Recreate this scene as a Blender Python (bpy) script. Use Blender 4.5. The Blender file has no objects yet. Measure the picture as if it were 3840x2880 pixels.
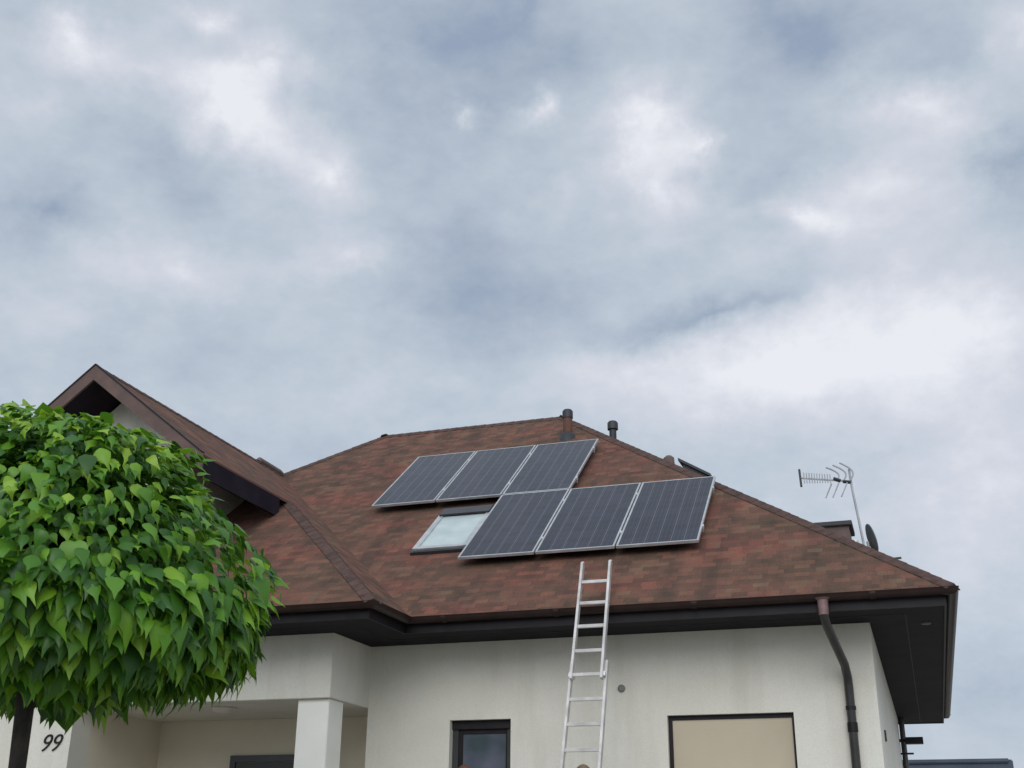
import bpy, bmesh, math, random
from mathutils import Vector, Matrix, noise
PI = math.pi
rnd = random.Random(7)
scene = bpy.context.scene
C = scene.collection

# ------------------------------------------------------------------ camera
cd = bpy.data.cameras.new('camera')
cam = bpy.data.objects.new('camera', cd); C.objects.link(cam)
cd.sensor_width = 36; cd.lens = 41.417; cd.clip_start = .05; cd.clip_end = 3000
_w = Vector((-.2990, .8774, .3751)).normalized()
_r = Vector((.9477, .3190, .0093)); _r = (_r - _w*_r.dot(_w)).normalized()
_u = _r.cross(_w)
cam.matrix_world = Matrix(((_r.x, _u.x, -_w.x, 0), (_r.y, _u.y, -_w.y, 0), (_r.z, _u.z, -_w.z, 0), (0, 0, 0, 1)))
scene.camera = cam
scene.view_settings.view_transform = 'Standard'
scene.view_settings.look = 'None'
scene.view_settings.exposure = 0
scene.view_settings.gamma = 1

# ------------------------------------------------------------------ world: overcast sky with broken cloud
SUN_EL, SUN_AZ = math.radians(29), math.radians(168)      # azimuth from +Y towards +X
world = bpy.data.worlds.new('World'); scene.world = world; world.use_nodes = True
nt = world.node_tree; nt.nodes.clear()
def N(t, tree=None, **k):
    n = (tree or nt).nodes.new(t)
    for a, b in k.items(): setattr(n, a, b)
    return n
def mth(op, a, b=None, tree=None):
    T = tree or nt
    n = N('ShaderNodeMath', T, operation=op)
    for i, v in enumerate((a, b)):
        if v is None: continue
        if isinstance(v, (int, float)): n.inputs[i].default_value = v
        else: T.links.new(v, n.inputs[i])
    return n.outputs[0]
tc = N('ShaderNodeTexCoord'); sep = N('ShaderNodeSeparateXYZ')
nt.links.new(tc.outputs['Generated'], sep.inputs[0])
az = mth('ARCTAN2', sep.outputs[0], sep.outputs[1])
el = mth('ARCSINE', sep.outputs[2])
cmb = N('ShaderNodeCombineXYZ'); nt.links.new(az, cmb.inputs[0]); nt.links.new(el, cmb.inputs[1])
nz1 = N('ShaderNodeTexNoise'); nz1.inputs['Scale'].default_value = 13; nz1.inputs['Detail'].default_value = 7; nz1.inputs['Roughness'].default_value = .62
nt.links.new(tc.outputs['Generated'], nz1.inputs['Vector'])
vs = N('ShaderNodeVectorMath', operation='SUBTRACT'); nt.links.new(nz1.outputs['Color'], vs.inputs[0]); vs.inputs[1].default_value = (.5, .5, .5)
vsc = N('ShaderNodeVectorMath', operation='MULTIPLY'); nt.links.new(vs.outputs[0], vsc.inputs[0]); vsc.inputs[1].default_value = (.13, .075, 0)
va = N('ShaderNodeVectorMath', operation='ADD'); nt.links.new(cmb.outputs[0], va.inputs[0]); nt.links.new(vsc.outputs[0], va.inputs[1])
# banks of cloud: azimuth, elevation, half-sizes, tilt (radians), brightness
CLOUDS = [(-0.761, 0.618, 0.048, 0.026, -3.05, 0.35), (-0.634, 0.664, 0.033, 0.012, 3.11, 0.35), (-0.596, 0.589, 0.070, 0.050, 2.96, 0.6), (-0.567, 0.626, 0.068, 0.027, -3.03, 0.3), (-0.524, 0.547, 0.061, 0.041, 2.55, 0.4), (-0.486, 0.482, 0.059, 0.017, -2.92, 0.3), (-0.641, 0.456, 0.086, 0.028, -3.09, 0.3), (-0.696, 0.608, 0.122, 0.027, -3.11, 0.2), (-0.781, 0.568, 0.034, 0.013, -2.92, 0.12), (-0.667, 0.56, 0.098, 0.037, 3.0, -0.22), (-0.758, 0.481, 0.062, 0.036, -3.03, -0.38), (-0.627, 0.518, 0.061, 0.038, 2.86, -0.2), (-0.416, 0.661, 0.15, 0.085, -3.02, -0.42), (-0.377, 0.512, 0.121, 0.112, 1.67, -0.2), (-0.397, 0.457, 0.109, 0.044, -3.12, -0.15), (-0.719, 0.395, 0.085, 0.032, 3.12, 0.15), (-0.583, 0.403, 0.102, 0.029, -3.05, -0.08), (-0.306, 0.615, 0.032, 0.018, -2.99, 0.5), (-0.376, 0.603, 0.017, 0.013, -3.12, 0.36), (-0.201, 0.598, 0.055, 0.042, 2.76, 0.52), (-0.152, 0.58, 0.025, 0.019, -3.09, 0.35), (-0.184, 0.548, 0.053, 0.043, 2.98, 0.4), (-0.281, 0.54, 0.04, 0.029, 3.12, 0.1), (0.059, 0.589, 0.096, 0.031, 2.88, 0.38), (0.009, 0.529, 0.14, 0.06, -3.0, 0.38), (-0.056, 0.507, 0.068, 0.013, 2.98, 0.35), (-0.1, 0.393, 0.21, 0.062, -3.1, 0.55), (0.042, 0.405, 0.139, 0.102, 3.0, 0.38), (0.147, 0.62, 0.042, 0.035, -3.12, 0.3), (-0.05, 0.661, 0.12, 0.08, 2.98, -0.44), (0.094, 0.621, 0.06, 0.031, 2.66, -0.12), (-0.074, 0.547, 0.077, 0.044, -2.78, -0.25), (-0.26, 0.652, 0.106, 0.041, -3.12, -0.22), (-0.301, 0.455, 0.12, 0.064, 3.13, -0.22), (-0.134, 0.443, 0.145, 0.020, -2.95, -0.4), (-0.203, 0.426, 0.064, 0.02, -3.03, -0.2), (0.136, 0.525, 0.053, 0.042, 1.43, -0.35), (-0.436, 0.37, 0.157, 0.034, -3.03, 0.1), (-0.234, 0.388, 0.079, 0.029, 3.11, 0.1), (0.056, 0.128, 0.082, 0.051, -3.12, -0.2), (0.054, 0.27, 0.13, 0.11, 1.04, 0.32), (-0.795, 0.63, 0.05, 0.017, -2.9, -0.1), (-0.726, 0.65, 0.053, 0.017, -2.94, -0.1), (-0.34, 0.692, 0.061, 0.027, -3.14, -0.2)]
acc = None
for (a, e, sa, sb, rot, amp) in CLOUDS:
    mp = N('ShaderNodeMapping', vector_type='TEXTURE')
    mp.inputs['Location'].default_value = (a, e, 0)
    mp.inputs['Rotation'].default_value = (0, 0, rot)
    mp.inputs['Scale'].default_value = (sa*1.55, sb*1.55, 1)
    nt.links.new(va.outputs[0], mp.inputs[0])
    gr = N('ShaderNodeTexGradient', gradient_type='QUADRATIC_SPHERE'); nt.links.new(mp.outputs[0], gr.inputs[0])
    v = mth('MULTIPLY', gr.outputs['Fac'], amp*1.15)
    acc = v if acc is None else mth('ADD', acc, v)
def cloud_noise(scale, detail, rough, loc):
    mpn = N('ShaderNodeMapping'); mpn.inputs['Location'].default_value = loc; mpn.inputs['Scale'].default_value = (1, 1, 1.7)
    nt.links.new(tc.outputs['Generated'], mpn.inputs[0])
    n = N('ShaderNodeTexNoise'); n.inputs['Scale'].default_value = scale; n.inputs['Detail'].default_value = detail; n.inputs['Roughness'].default_value = rough
    nt.links.new(mpn.outputs[0], n.inputs['Vector'])
    return mth('SUBTRACT', n.outputs['Fac'], .5)
n1 = mth('MULTIPLY', cloud_noise(7, 6, .55, (3, 1, 2)), .44)
n2 = mth('MULTIPLY', cloud_noise(26, 6, .58, (8, 4, 1)), .36)
n3 = mth('MULTIPLY', cloud_noise(75, 5, .6, (1, 4, 6)), .09)
val = mth('ADD', mth('ADD', acc, .47), mth('ADD', n1, mth('ADD', n2, n3)))
cr = N('ShaderNodeValToRGB'); nt.links.new(val, cr.inputs[0])
def lin(c): return tuple(((x/255)/12.92 if x/255 <= .04045 else ((x/255+.055)/1.055)**2.4) for x in c)
def ramp(node, stops):
    r = node.color_ramp
    while len(r.elements) < len(stops): r.elements.new(.5)
    for i, (p, c) in enumerate(stops):
        r.elements[i].position = p; r.elements[i].color = (*c, 1)
ramp(cr, [(0, lin((150, 165, 187))), (.27, lin((175, 187, 202))), (.5, lin((193, 203, 215))), (.75, lin((213, 217, 227))), (1, lin((236, 238, 244)))])
sky = N('ShaderNodeTexSky', sky_type='NISHITA', sun_disc=False)
sky.sun_elevation = SUN_EL; sky.sun_rotation = SUN_AZ
mx = N('ShaderNodeMix', data_type='RGBA'); mx.inputs[0].default_value = .06
sc10 = N('ShaderNodeVectorMath', operation='SCALE'); sc10.inputs['Scale'].default_value = 10.2
nt.links.new(cr.outputs[0], sc10.inputs[0])
# cloud brightened round the hidden sun, added for more light on the walls
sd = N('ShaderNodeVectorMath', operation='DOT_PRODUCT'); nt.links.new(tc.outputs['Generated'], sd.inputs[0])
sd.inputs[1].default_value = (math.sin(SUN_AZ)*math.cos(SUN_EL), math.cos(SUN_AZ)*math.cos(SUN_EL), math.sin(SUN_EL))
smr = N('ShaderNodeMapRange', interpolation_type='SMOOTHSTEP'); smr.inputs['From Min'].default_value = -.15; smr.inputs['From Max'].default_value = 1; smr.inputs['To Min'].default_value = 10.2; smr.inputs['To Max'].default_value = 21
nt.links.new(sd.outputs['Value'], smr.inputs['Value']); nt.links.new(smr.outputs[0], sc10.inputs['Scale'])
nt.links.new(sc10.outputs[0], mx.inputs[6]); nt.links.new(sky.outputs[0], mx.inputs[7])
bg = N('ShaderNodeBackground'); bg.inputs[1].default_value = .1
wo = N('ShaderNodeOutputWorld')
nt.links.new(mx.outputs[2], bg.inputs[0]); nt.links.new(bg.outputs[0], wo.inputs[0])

sl = bpy.data.lights.new('sun', 'SUN'); sl.energy = 1.2; sl.angle = math.radians(38); sl.color = (1, .97, .92)
so = bpy.data.objects.new('sun', sl); C.objects.link(so)
_d = Vector((math.sin(SUN_AZ)*math.cos(SUN_EL), math.cos(SUN_AZ)*math.cos(SUN_EL), math.sin(SUN_EL)))
so.rotation_euler = _d.to_track_quat('Z', 'Y').to_euler(); so.location = _d*60

# ------------------------------------------------------------------ materials
def new_mat(name, col, rough=.7, metal=0, spec=.5):
    m = bpy.data.materials.new(name); m.use_nodes = True
    b = m.node_tree.nodes['Principled BSDF']
    b.inputs['Base Color'].default_value = (*col, 1); b.inputs['Roughness'].default_value = rough
    b.inputs['Metallic'].default_value = metal; b.inputs['Specular IOR Level'].default_value = spec
    return m
def noisy(name, c1, c2, scale, rough=.7, metal=0, bump=0, bscale=None, spec=.5, stretch=(1, 1, 1), detail=4):
    m = new_mat(name, c1, rough, metal, spec); T = m.node_tree; b = T.nodes['Principled BSDF']
    t = N('ShaderNodeTexCoord', T); mp = N('ShaderNodeMapping', T); mp.inputs['Scale'].default_value = stretch
    T.links.new(t.outputs['Object'], mp.inputs[0])
    n = N('ShaderNodeTexNoise', T); n.inputs['Scale'].default_value = scale; n.inputs['Detail'].default_value = detail
    T.links.new(mp.outputs[0], n.inputs['Vector'])
    r = N('ShaderNodeValToRGB', T); ramp(r, [(.32, c1), (.68, c2)])
    T.links.new(n.outputs['Fac'], r.inputs[0]); T.links.new(r.outputs[0], b.inputs['Base Color'])
    if bump:
        n2 = N('ShaderNodeTexNoise', T); n2.inputs['Scale'].default_value = bscale or scale*8; n2.inputs['Detail'].default_value = 5
        T.links.new(t.outputs['Object'], n2.inputs['Vector'])
        bp = N('ShaderNodeBump', T); bp.inputs['Strength'].default_value = bump; bp.inputs['Distance'].default_value = .01
        T.links.new(n2.outputs['Fac'], bp.inputs['Height']); T.links.new(bp.outputs[0], b.inputs['Normal'])
    return m

def plaster_mat():
    m = new_mat('cream_plaster', (.6, .58, .52), .92, 0, .2); T = m.node_tree; b = T.nodes['Principled BSDF']
    t = N('ShaderNodeTexCoord', T)
    def nz(sc, st, det=4, ro=.6):
        mp = N('ShaderNodeMapping', T); mp.inputs['Scale'].default_value = st; T.links.new(t.outputs['Object'], mp.inputs[0])
        n = N('ShaderNodeTexNoise', T); n.inputs['Scale'].default_value = sc; n.inputs['Detail'].default_value = det; n.inputs['Roughness'].default_value = ro
        T.links.new(mp.outputs[0], n.inputs['Vector']); return n.outputs['Fac']
    streak = N('ShaderNodeValToRGB', T); ramp(streak, [(.3, (.90, .895, .88)), (.52, (1, 1, 1))])
    T.links.new(nz(3.2, (1, 1, .10), 5), streak.inputs[0])
    blotch = N('ShaderNodeValToRGB', T); ramp(blotch, [(.3, (.60, .575, .50)), (.7, (.67, .65, .585))])
    T.links.new(nz(.9, (1, 1, 1), 4), blotch.inputs[0])
    mul = N('ShaderNodeMix', T, data_type='RGBA', blend_type='MULTIPLY'); mul.inputs[0].default_value = 1
    T.links.new(blotch.outputs[0], mul.inputs[6]); T.links.new(streak.outputs[0], mul.inputs[7])
    g = N('ShaderNodeValToRGB', T); ramp(g, [(.35, (.93, .93, .93)), (.6, (1, 1, 1))]); T.links.new(nz(55, (1, 1, 1), 3), g.inputs[0])
    m2 = N('ShaderNodeMix', T, data_type='RGBA', blend_type='MULTIPLY'); m2.inputs[0].default_value = 1
    T.links.new(mul.outputs[2], m2.inputs[6]); T.links.new(g.outputs[0], m2.inputs[7])
    T.links.new(m2.outputs[2], b.inputs['Base Color'])
    bp = N('ShaderNodeBump', T); bp.inputs['Strength'].default_value = .35; bp.inputs['Distance'].default_value = .006
    T.links.new(nz(90, (1, 1, 1), 4), bp.inputs['Height']); T.links.new(bp.outputs[0], b.inputs['Normal'])
    return m

def shingle_mat():
    m = new_mat('asphalt_shingle', (.14, .07, .055), .95, 0, .12); T = m.node_tree; b = T.nodes['Principled BSDF']
    uv = N('ShaderNodeUVMap', T); s = N('ShaderNodeSeparateXYZ', T); T.links.new(uv.outputs[0], s.inputs[0])
    M = lambda op, a, c=None: mth(op, a, c, T)
    CO = .10
    v = M('DIVIDE', s.outputs[1], CO); row = M('FLOOR', v); fv = M('SUBTRACT', v, row)
    wn0 = N('ShaderNodeTexWhiteNoise', T, noise_dimensions='1D'); T.links.new(row, wn0.inputs['W'])
    off = M('MULTIPLY', wn0.outputs['Value'], 7.0)
    def tab(wd, seed):
        u = M('ADD', M('DIVIDE', s.outputs[0], wd), M('ADD', off, seed)); col = M('FLOOR', u); fu = M('SUBTRACT', u, col)
        c = N('ShaderNodeCombineXYZ', T); T.links.new(col, c.inputs[0]); T.links.new(row, c.inputs[1]); c.inputs[2].default_value = seed
        w = N('ShaderNodeTexWhiteNoise', T, noise_dimensions='3D'); T.links.new(c.outputs[0], w.inputs['Vector'])
        return w.outputs['Value'], fu
    a, fa = tab(.17, 1.3); bb, fb = tab(.31, 5.1)
    cz = N('ShaderNodeCombineXYZ', T); T.links.new(s.outputs[0], cz.inputs[0]); T.links.new(s.outputs[1], cz.inputs[1])
    nb = N('ShaderNodeTexNoise', T); nb.inputs['Scale'].default_value = 3.6; nb.inputs['Detail'].default_value = 5; T.links.new(cz.outputs[0], nb.inputs['Vector'])
    mix = M('ADD', M('ADD', M('MULTIPLY', M('POWER', a, 1.6), .34), M('MULTIPLY', bb, .12)), M('MULTIPLY', nb.outputs['Fac'], .62))
    mix = M('SUBTRACT', mix, .01)
    r = N('ShaderNodeValToRGB', T)
    ramp(r, [(.12, (.064, .044, .036)), (.34, (.094, .059, .044)), (.50, (.126, .070, .051)), (.64, (.160, .078, .056)), (.76, (.138, .095, .064)), (.92, (.185, .120, .086))])
    T.links.new(mix, r.inputs[0])
    # long tinted patches, as laid bundle by bundle
    mp = N('ShaderNodeMapping', T); mp.inputs['Scale'].default_value = (.55, 1.3, 1); T.links.new(cz.outputs[0], mp.inputs[0])
    n3 = N('ShaderNodeTexNoise', T); n3.inputs['Scale'].default_value = 1.1; n3.inputs['Detail'].default_value = 3; T.links.new(mp.outputs[0], n3.inputs['Vector'])
    r3 = N('ShaderNodeValToRGB', T); ramp(r3, [(.34, (.88, .93, .90)), (.5, (1.03, 1, 1)), (.64, (1.18, .94, .96))]); T.links.new(n3.outputs['Fac'], r3.inputs[0])
    mu = N('ShaderNodeMix', T, data_type='RGBA', blend_type='MULTIPLY'); mu.inputs[0].default_value = 1
    T.links.new(r.outputs[0], mu.inputs[6]); T.links.new(r3.outputs[0], mu.inputs[7])
    mps = N('ShaderNodeMapping', T); mps.inputs['Scale'].default_value = (2.6, .22, 1); T.links.new(cz.outputs[0], mps.inputs[0])
    ns = N('ShaderNodeTexNoise', T); ns.inputs['Scale'].default_value = 1.4; ns.inputs['Detail'].default_value = 5; T.links.new(mps.outputs[0], ns.inputs['Vector'])
    rs = N('ShaderNodeValToRGB', T); ramp(rs, [(.34, (.80, .83, .86)), (.6, (1.06, 1.05, 1.03))]); T.links.new(ns.outputs['Fac'], rs.inputs[0])
    mus = N('ShaderNodeMix', T, data_type='RGBA', blend_type='MULTIPLY'); mus.inputs[0].default_value = 1
    T.links.new(mu.outputs[2], mus.inputs[6]); T.links.new(rs.outputs[0], mus.inputs[7]); mu = mus
    n4 = N('ShaderNodeTexNoise', T); n4.inputs['Scale'].default_value = 60; n4.inputs['Detail'].default_value = 3; T.links.new(cz.outputs[0], n4.inputs['Vector'])
    r4 = N('ShaderNodeValToRGB', T); ramp(r4, [(.3, (.8, .8, .8)), (.7, (1.2, 1.2, 1.2))]); T.links.new(n4.outputs['Fac'], r4.inputs[0])
    mu2 = N('ShaderNodeMix', T, data_type='RGBA', blend_type='MULTIPLY'); mu2.inputs[0].default_value = 1
    T.links.new(mu.outputs[2], mu2.inputs[6]); T.links.new(r4.outputs[0], mu2.inputs[7])
    T.links.new(mu2.outputs[2], b.inputs['Base Color'])
    edge = M('MULTIPLY', M('LESS_THAN', fa, .06), .25)
    h = M('SUBTRACT', M('ADD', M('SUBTRACT', 1, fv), M('MULTIPLY', a, .7)), edge)
    bp = N('ShaderNodeBump', T); bp.inputs['Strength'].default_value = .9; bp.inputs['Distance'].default_value = .012
    T.links.new(h, bp.inputs['Height']); T.links.new(bp.outputs[0], b.inputs['Normal'])
    return m

def cell_mat():
    m = new_mat('solar_cells', (.012, .016, .03), .09, 0, .34); T = m.node_tree; b = T.nodes['Principled BSDF']
    uv = N('ShaderNodeUVMap', T); s = N('ShaderNodeSeparateXYZ', T); T.links.new(uv.outputs[0], s.inputs[0])
    M = lambda op, a, c=None: mth(op, a, c, T)
    def line(o, n, w):
        f = M('FRACT', M('MULTIPLY', o, n)); return M('MAXIMUM', M('LESS_THAN', f, w), M('GREATER_THAN', f, 1-w))
    g = M('MAXIMUM', line(s.outputs[0], 6, .034), M('MULTIPLY', line(s.outputs[1], 12, .022), .4))
    bus = M('MULTIPLY', line(M('ADD', s.outputs[0], .5/18), 18, .055), .42)
    fac = M('MAXIMUM', g, bus)
    cx = N('ShaderNodeCombineXYZ', T)
    T.links.new(M('FLOOR', M('MULTIPLY', s.outputs[0], 6)), cx.inputs[0]); T.links.new(M('FLOOR', M('MULTIPLY', s.outputs[1], 12)), cx.inputs[1])
    oi = N('ShaderNodeObjectInfo', T); T.links.new(M('MULTIPLY', oi.outputs['Random'], 50), cx.inputs[2])
    wn = N('ShaderNodeTexWhiteNoise', T, noise_dimensions='3D'); T.links.new(cx.outputs[0], wn.inputs['Vector'])
    rc = N('ShaderNodeValToRGB', T); ramp(rc, [(0, (.006, .008, .016)), (1, (.013, .016, .031))]); T.links.new(wn.outputs['Value'], rc.inputs[0])
    mx_ = N('ShaderNodeMix', T, data_type='RGBA'); T.links.new(fac, mx_.inputs[0]); T.links.new(rc.outputs[0], mx_.inputs[6]); mx_.inputs[7].default_value = (.075, .075, .095, 1)
    T.links.new(mx_.outputs[2], b.inputs['Base Color'])
    return m

def leaf_mat(name='catalpa_leaf', stops=((0, (.022, .080, .010)), (.32, (.048, .150, .013)), (.62, (.085, .225, .016)), (.88, (.14, .31, .020)), (1, (.22, .39, .03)))):
    m = new_mat(name, (.06, .13, .02), .40, 0, .42); T = m.node_tree; b = T.nodes['Principled BSDF']
    g = N('ShaderNodeNewGeometry', T)
    r = N('ShaderNodeValToRGB', T); ramp(r, list(stops))
    T.links.new(g.outputs['Random Per Island'], r.inputs[0])
    T.links.new(r.outputs[0], b.inputs['Base Color'])
    tr = N('ShaderNodeBsdfTranslucent', T)
    hs = N('ShaderNodeHueSaturation', T); hs.inputs['Value'].default_value = 1.5; hs.inputs['Hue'].default_value = .485
    T.links.new(r.outputs[0], hs.inputs['Color']); T.links.new(hs.outputs[0], tr.inputs[0])
    ms = N('ShaderNodeMixShader', T); ms.inputs[0].default_value = .30
    out = T.nodes['Material Output']
    T.links.new(b.outputs[0], ms.inputs[1]); T.links.new(tr.outputs[0], ms.inputs[2]); T.links.new(ms.outputs[0], out.inputs[0])
    return m

M = dict(
    plaster=plaster_mat(), shingle=shingle_mat(), cells=cell_mat(), leaf=leaf_mat(), young=leaf_mat('young_leaf', ((0, (.075, .20, .012)), (.5, (.16, .32, .018)), (1, (.30, .46, .04)))),
    dark=noisy('dark_brown_metal', (.010, .008, .010), (.016, .013, .015), 6, .5, spec=.2),
    gutter=noisy('brown_gutter', (.017, .0095, .008), (.027, .015, .013), 5, .45, spec=.22),
    soffit=noisy('dark_soffit', (.012, .0115, .0145), (.018, .017, .021), 3, .75, spec=.12),
    pipe=noisy('brown_pipe', (.018, .018, .017), (.030, .027, .026), 5, .35),
    alu=noisy('aluminium', (.50, .50, .50), (.64, .63, .61), 9, .38, .55),
    ladder=noisy('worn_aluminium', (.38, .365, .35), (.58, .555, .535), 7, .45, .25),
    frame_alu=noisy('panel_frame', (.42, .43, .44), (.58, .58, .58), 6, .35, .6),
    anthracite=noisy('window_frame', (.020, .021, .023), (.032, .033, .036), 4, .4),
    shutter=noisy('beige_shutter', (.40, .34, .245), (.46, .395, .29), 1.3, .6, stretch=(1, 1, .6)),
    cap=noisy('dark_cap_shingle', (.055, .037, .032), (.105, .062, .050), 7, .93, spec=.2),
    porch=noisy('warm_porch_plaster', (.60, .535, .42), (.66, .60, .48), 1.2, .92, bump=.3, bscale=80),
    column=noisy('pale_plaster', (.74, .725, .66), (.79, .78, .72), 2, .9, bump=.3, bscale=70),
    bark=noisy('bark', (.016, .014, .012), (.045, .038, .030), 14, .9, bump=.8, bscale=30, stretch=(1, 1, .3)),
    ground=noisy('ground_gravel', (.27, .25, .215), (.36, .34, .30), 1.5, .95, bump=.5, bscale=40),
    sky_sheen=noisy('pale_sky_sheen', (.36, .43, .42), (.46, .52, .51), 3, .2, spec=.45),  # roof window pane: grazing sky reflection painted as a pale colour
    dish=noisy('grey_dish', (.07, .085, .09), (.11, .125, .13), 4, .5),
    ant=noisy('antenna_metal', (.30, .31, .32), (.42, .43, .44), 8, .5, .2),
    chim=noisy('grey_brown_chimney', (.10, .072, .066), (.15, .108, .098), 5, .9, bump=.4),
    vent=noisy('black_vent', (.012, .013, .016), (.02, .022, .026), 5, .55),
    door=noisy('dark_door', (.022, .019, .018), (.034, .029, .027), 4, .45),
    nroof=noisy('slate_roof', (.035, .048, .075), (.055, .070, .10), 1.2, .7, stretch=(1, 1, 3)),
    nwall=noisy('beige_wall', (.30, .235, .17), (.36, .285, .21), .8, .9),
    white=noisy('white_paint', (.62, .61, .58), (.72, .71, .69), 3, .6),
    skin=noisy('skin', (.42, .25, .17), (.48, .30, .21), 6, .55),
    hair_red=noisy('auburn_hair', (.075, .028, .016), (.12, .05, .03), 30, .6),
    hair_brown=noisy('brown_hair', (.11, .072, .035), (.19, .125, .065), 30, .6),
    shirt=noisy('navy_shirt', (.03, .04, .07), (.045, .06, .09), 6, .9),
    shirt2=noisy('grey_shirt', (.10, .10, .10), (.14, .14, .14), 6, .9),
    trousers=noisy('work_trousers', (.035, .034, .032), (.06, .058, .055), 6, .9),
    shoe=new_mat('black_shoe', (.015, .014, .013), .5),
    eye=new_mat('eye', (.03, .02, .015), .2),
    lamp=noisy('frosted_glass', (.55, .5, .45), (.62, .57, .52), 3, .3),
)
def glass_mat():
    m = new_mat('window_glass', (.045, .05, .065), .05, 0, 1.0); T = m.node_tree; b = T.nodes['Principled BSDF']
    t = N('ShaderNodeTexCoord', T); n = N('ShaderNodeTexNoise', T); n.inputs['Scale'].default_value = 2.5; T.links.new(t.outputs['Object'], n.inputs['Vector'])
    bp = N('ShaderNodeBump', T); bp.inputs['Strength'].default_value = .12; bp.inputs['Distance'].default_value = .02
    T.links.new(n.outputs['Fac'], bp.inputs['Height']); T.links.new(bp.outputs[0], b.inputs['Normal'])
    r = N('ShaderNodeValToRGB', T); ramp(r, [(.35, (.055, .075, .085)), (.65, (.13, .13, .18))]); T.links.new(n.outputs['Fac'], r.inputs[0]); T.links.new(r.outputs[0], b.inputs['Base Color'])  # blue-grey tones paint the reflected sky into the glass colour
    return m
M['glass'] = glass_mat()

# ------------------------------------------------------------------ mesh helpers
class MB:
    def __init__(s): s.v = []; s.f = []; s.uv = {}
    def add(s, vs, fs):
        o = len(s.v); s.v += [tuple(v) for v in vs]; s.f += [tuple(i+o for i in f) for f in fs]; return s
    def box(s, x0, x1, y0, y1, z0, z1, mat=None):
        vs = [Vector((x, y, z)) for z in (z0, z1) for y in (y0, y1) for x in (x0, x1)]
        if mat is not None: vs = [mat @ v for v in vs]
        return s.add(vs, [(0, 2, 3, 1), (4, 5, 7, 6), (0, 1, 5, 4), (2, 6, 7, 3), (0, 4, 6, 2), (1, 3, 7, 5)])
    def tube(s, pts, rad, n=10, cap=True):
        pts = [Vector(p) for p in pts]; rads = rad if isinstance(rad, (list, tuple)) else [rad]*len(pts)
        rings = []; prev = None
        for i, p in enumerate(pts):
            d = (pts[min(i+1, len(pts)-1)] - pts[max(i-1, 0)]).normalized()
            if prev is None:
                a = d.orthogonal().normalized()
            else: a = (prev - d*prev.dot(d)).normalized()
            prev = a; b = d.cross(a)
            rings.append([p + (a*math.cos(2*PI*k/n) + b*math.sin(2*PI*k/n))*rads[i] for k in range(n)])
        vs = [v for r in rings for v in r]; fs = []
        for i in range(len(pts)-1):
            for k in range(n):
                fs.append((i*n+k, i*n+(k+1) % n, (i+1)*n+(k+1) % n, (i+1)*n+k))
        if cap:
            fs.append(tuple(range(n))[::-1]); fs.append(tuple((len(pts)-1)*n+k for k in range(n)))
        return s.add(vs, fs)
    def bar(s, a, b, w, h, up=(0, 0, 1)):
        a, b = Vector(a), Vector(b); d = (b-a).normalized(); u = Vector(up); x = d.cross(u).normalized(); z = x.cross(d)
        vs = [p + x*sx*w/2 + z*sz*h/2 for p in (a, b) for sz in (-1, 1) for sx in (-1, 1)]
        return s.add(vs, [(0, 1, 3, 2), (4, 6, 7, 5), (0, 4, 5, 1), (2, 3, 7, 6), (0, 2, 6, 4), (1, 5, 7, 3)])
    def build(s, name, mat, parent=None, smooth=False, bevel=0, auto=None):
        me = bpy.data.meshes.new(name); me.from_pydata(s.v, [], s.f); me.materials.append(mat)
        bm = bmesh.new(); bm.from_mesh(me); bmesh.ops.recalc_face_normals(bm, faces=bm.faces)
        if bevel:
            bmesh.ops.bevel(bm, geom=[e for e in bm.edges if e.is_manifold and e.calc_face_angle(0) > .5], offset=bevel, segments=2, affect='EDGES')
        bm.to_mesh(me); bm.free()
        if smooth:
            for p in me.polygons: p.use_smooth = True
            me.set_sharp_from_angle(angle=math.radians(40))
        o = bpy.data.objects.new(name, me); C.objects.link(o)
        if parent is not None: o.parent = parent
        return o
def tag(o, label=None, cat=None, group=None, kind=None):
    for k, v in (('label', label), ('category', cat), ('group', group), ('kind', kind)):
        if v: o[k] = v
    return o
def empty(name, loc=(0, 0, 0)):
    o = bpy.data.objects.new(name, None); C.objects.link(o); o.location = loc; o.empty_display_size = .2
    return o
def local(o, root):      # geometry written in world metres under an Empty that stands elsewhere
    if o.parent is root: o.matrix_parent_inverse = Matrix.Translation(root.location).inverted()
    return o

# ------------------------------------------------------------------ ground
GZ = -.86
gm = MB()
xs = [-900, -200, -60] + [-40+4*i for i in range(21)] + [60, 200, 900]
ys = [-900, -200, -60] + [-40+4*i for i in range(31)] + [140, 300, 1500]
def gz(x, y):
    k = max(0, min(1, (y-3)/8)); return -1.5 + (GZ+1.5)*k*k*(3-2*k)
gm.add([(x, y, gz(x, y)) for y in ys for x in xs], [(j*len(xs)+i, j*len(xs)+i+1, (j+1)*len(xs)+i+1, (j+1)*len(xs)+i) for j in range(len(ys)-1) for i in range(len(xs)-1)])
g = gm.build('ground', M['ground'], smooth=True); tag(g, kind='structure')

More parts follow.
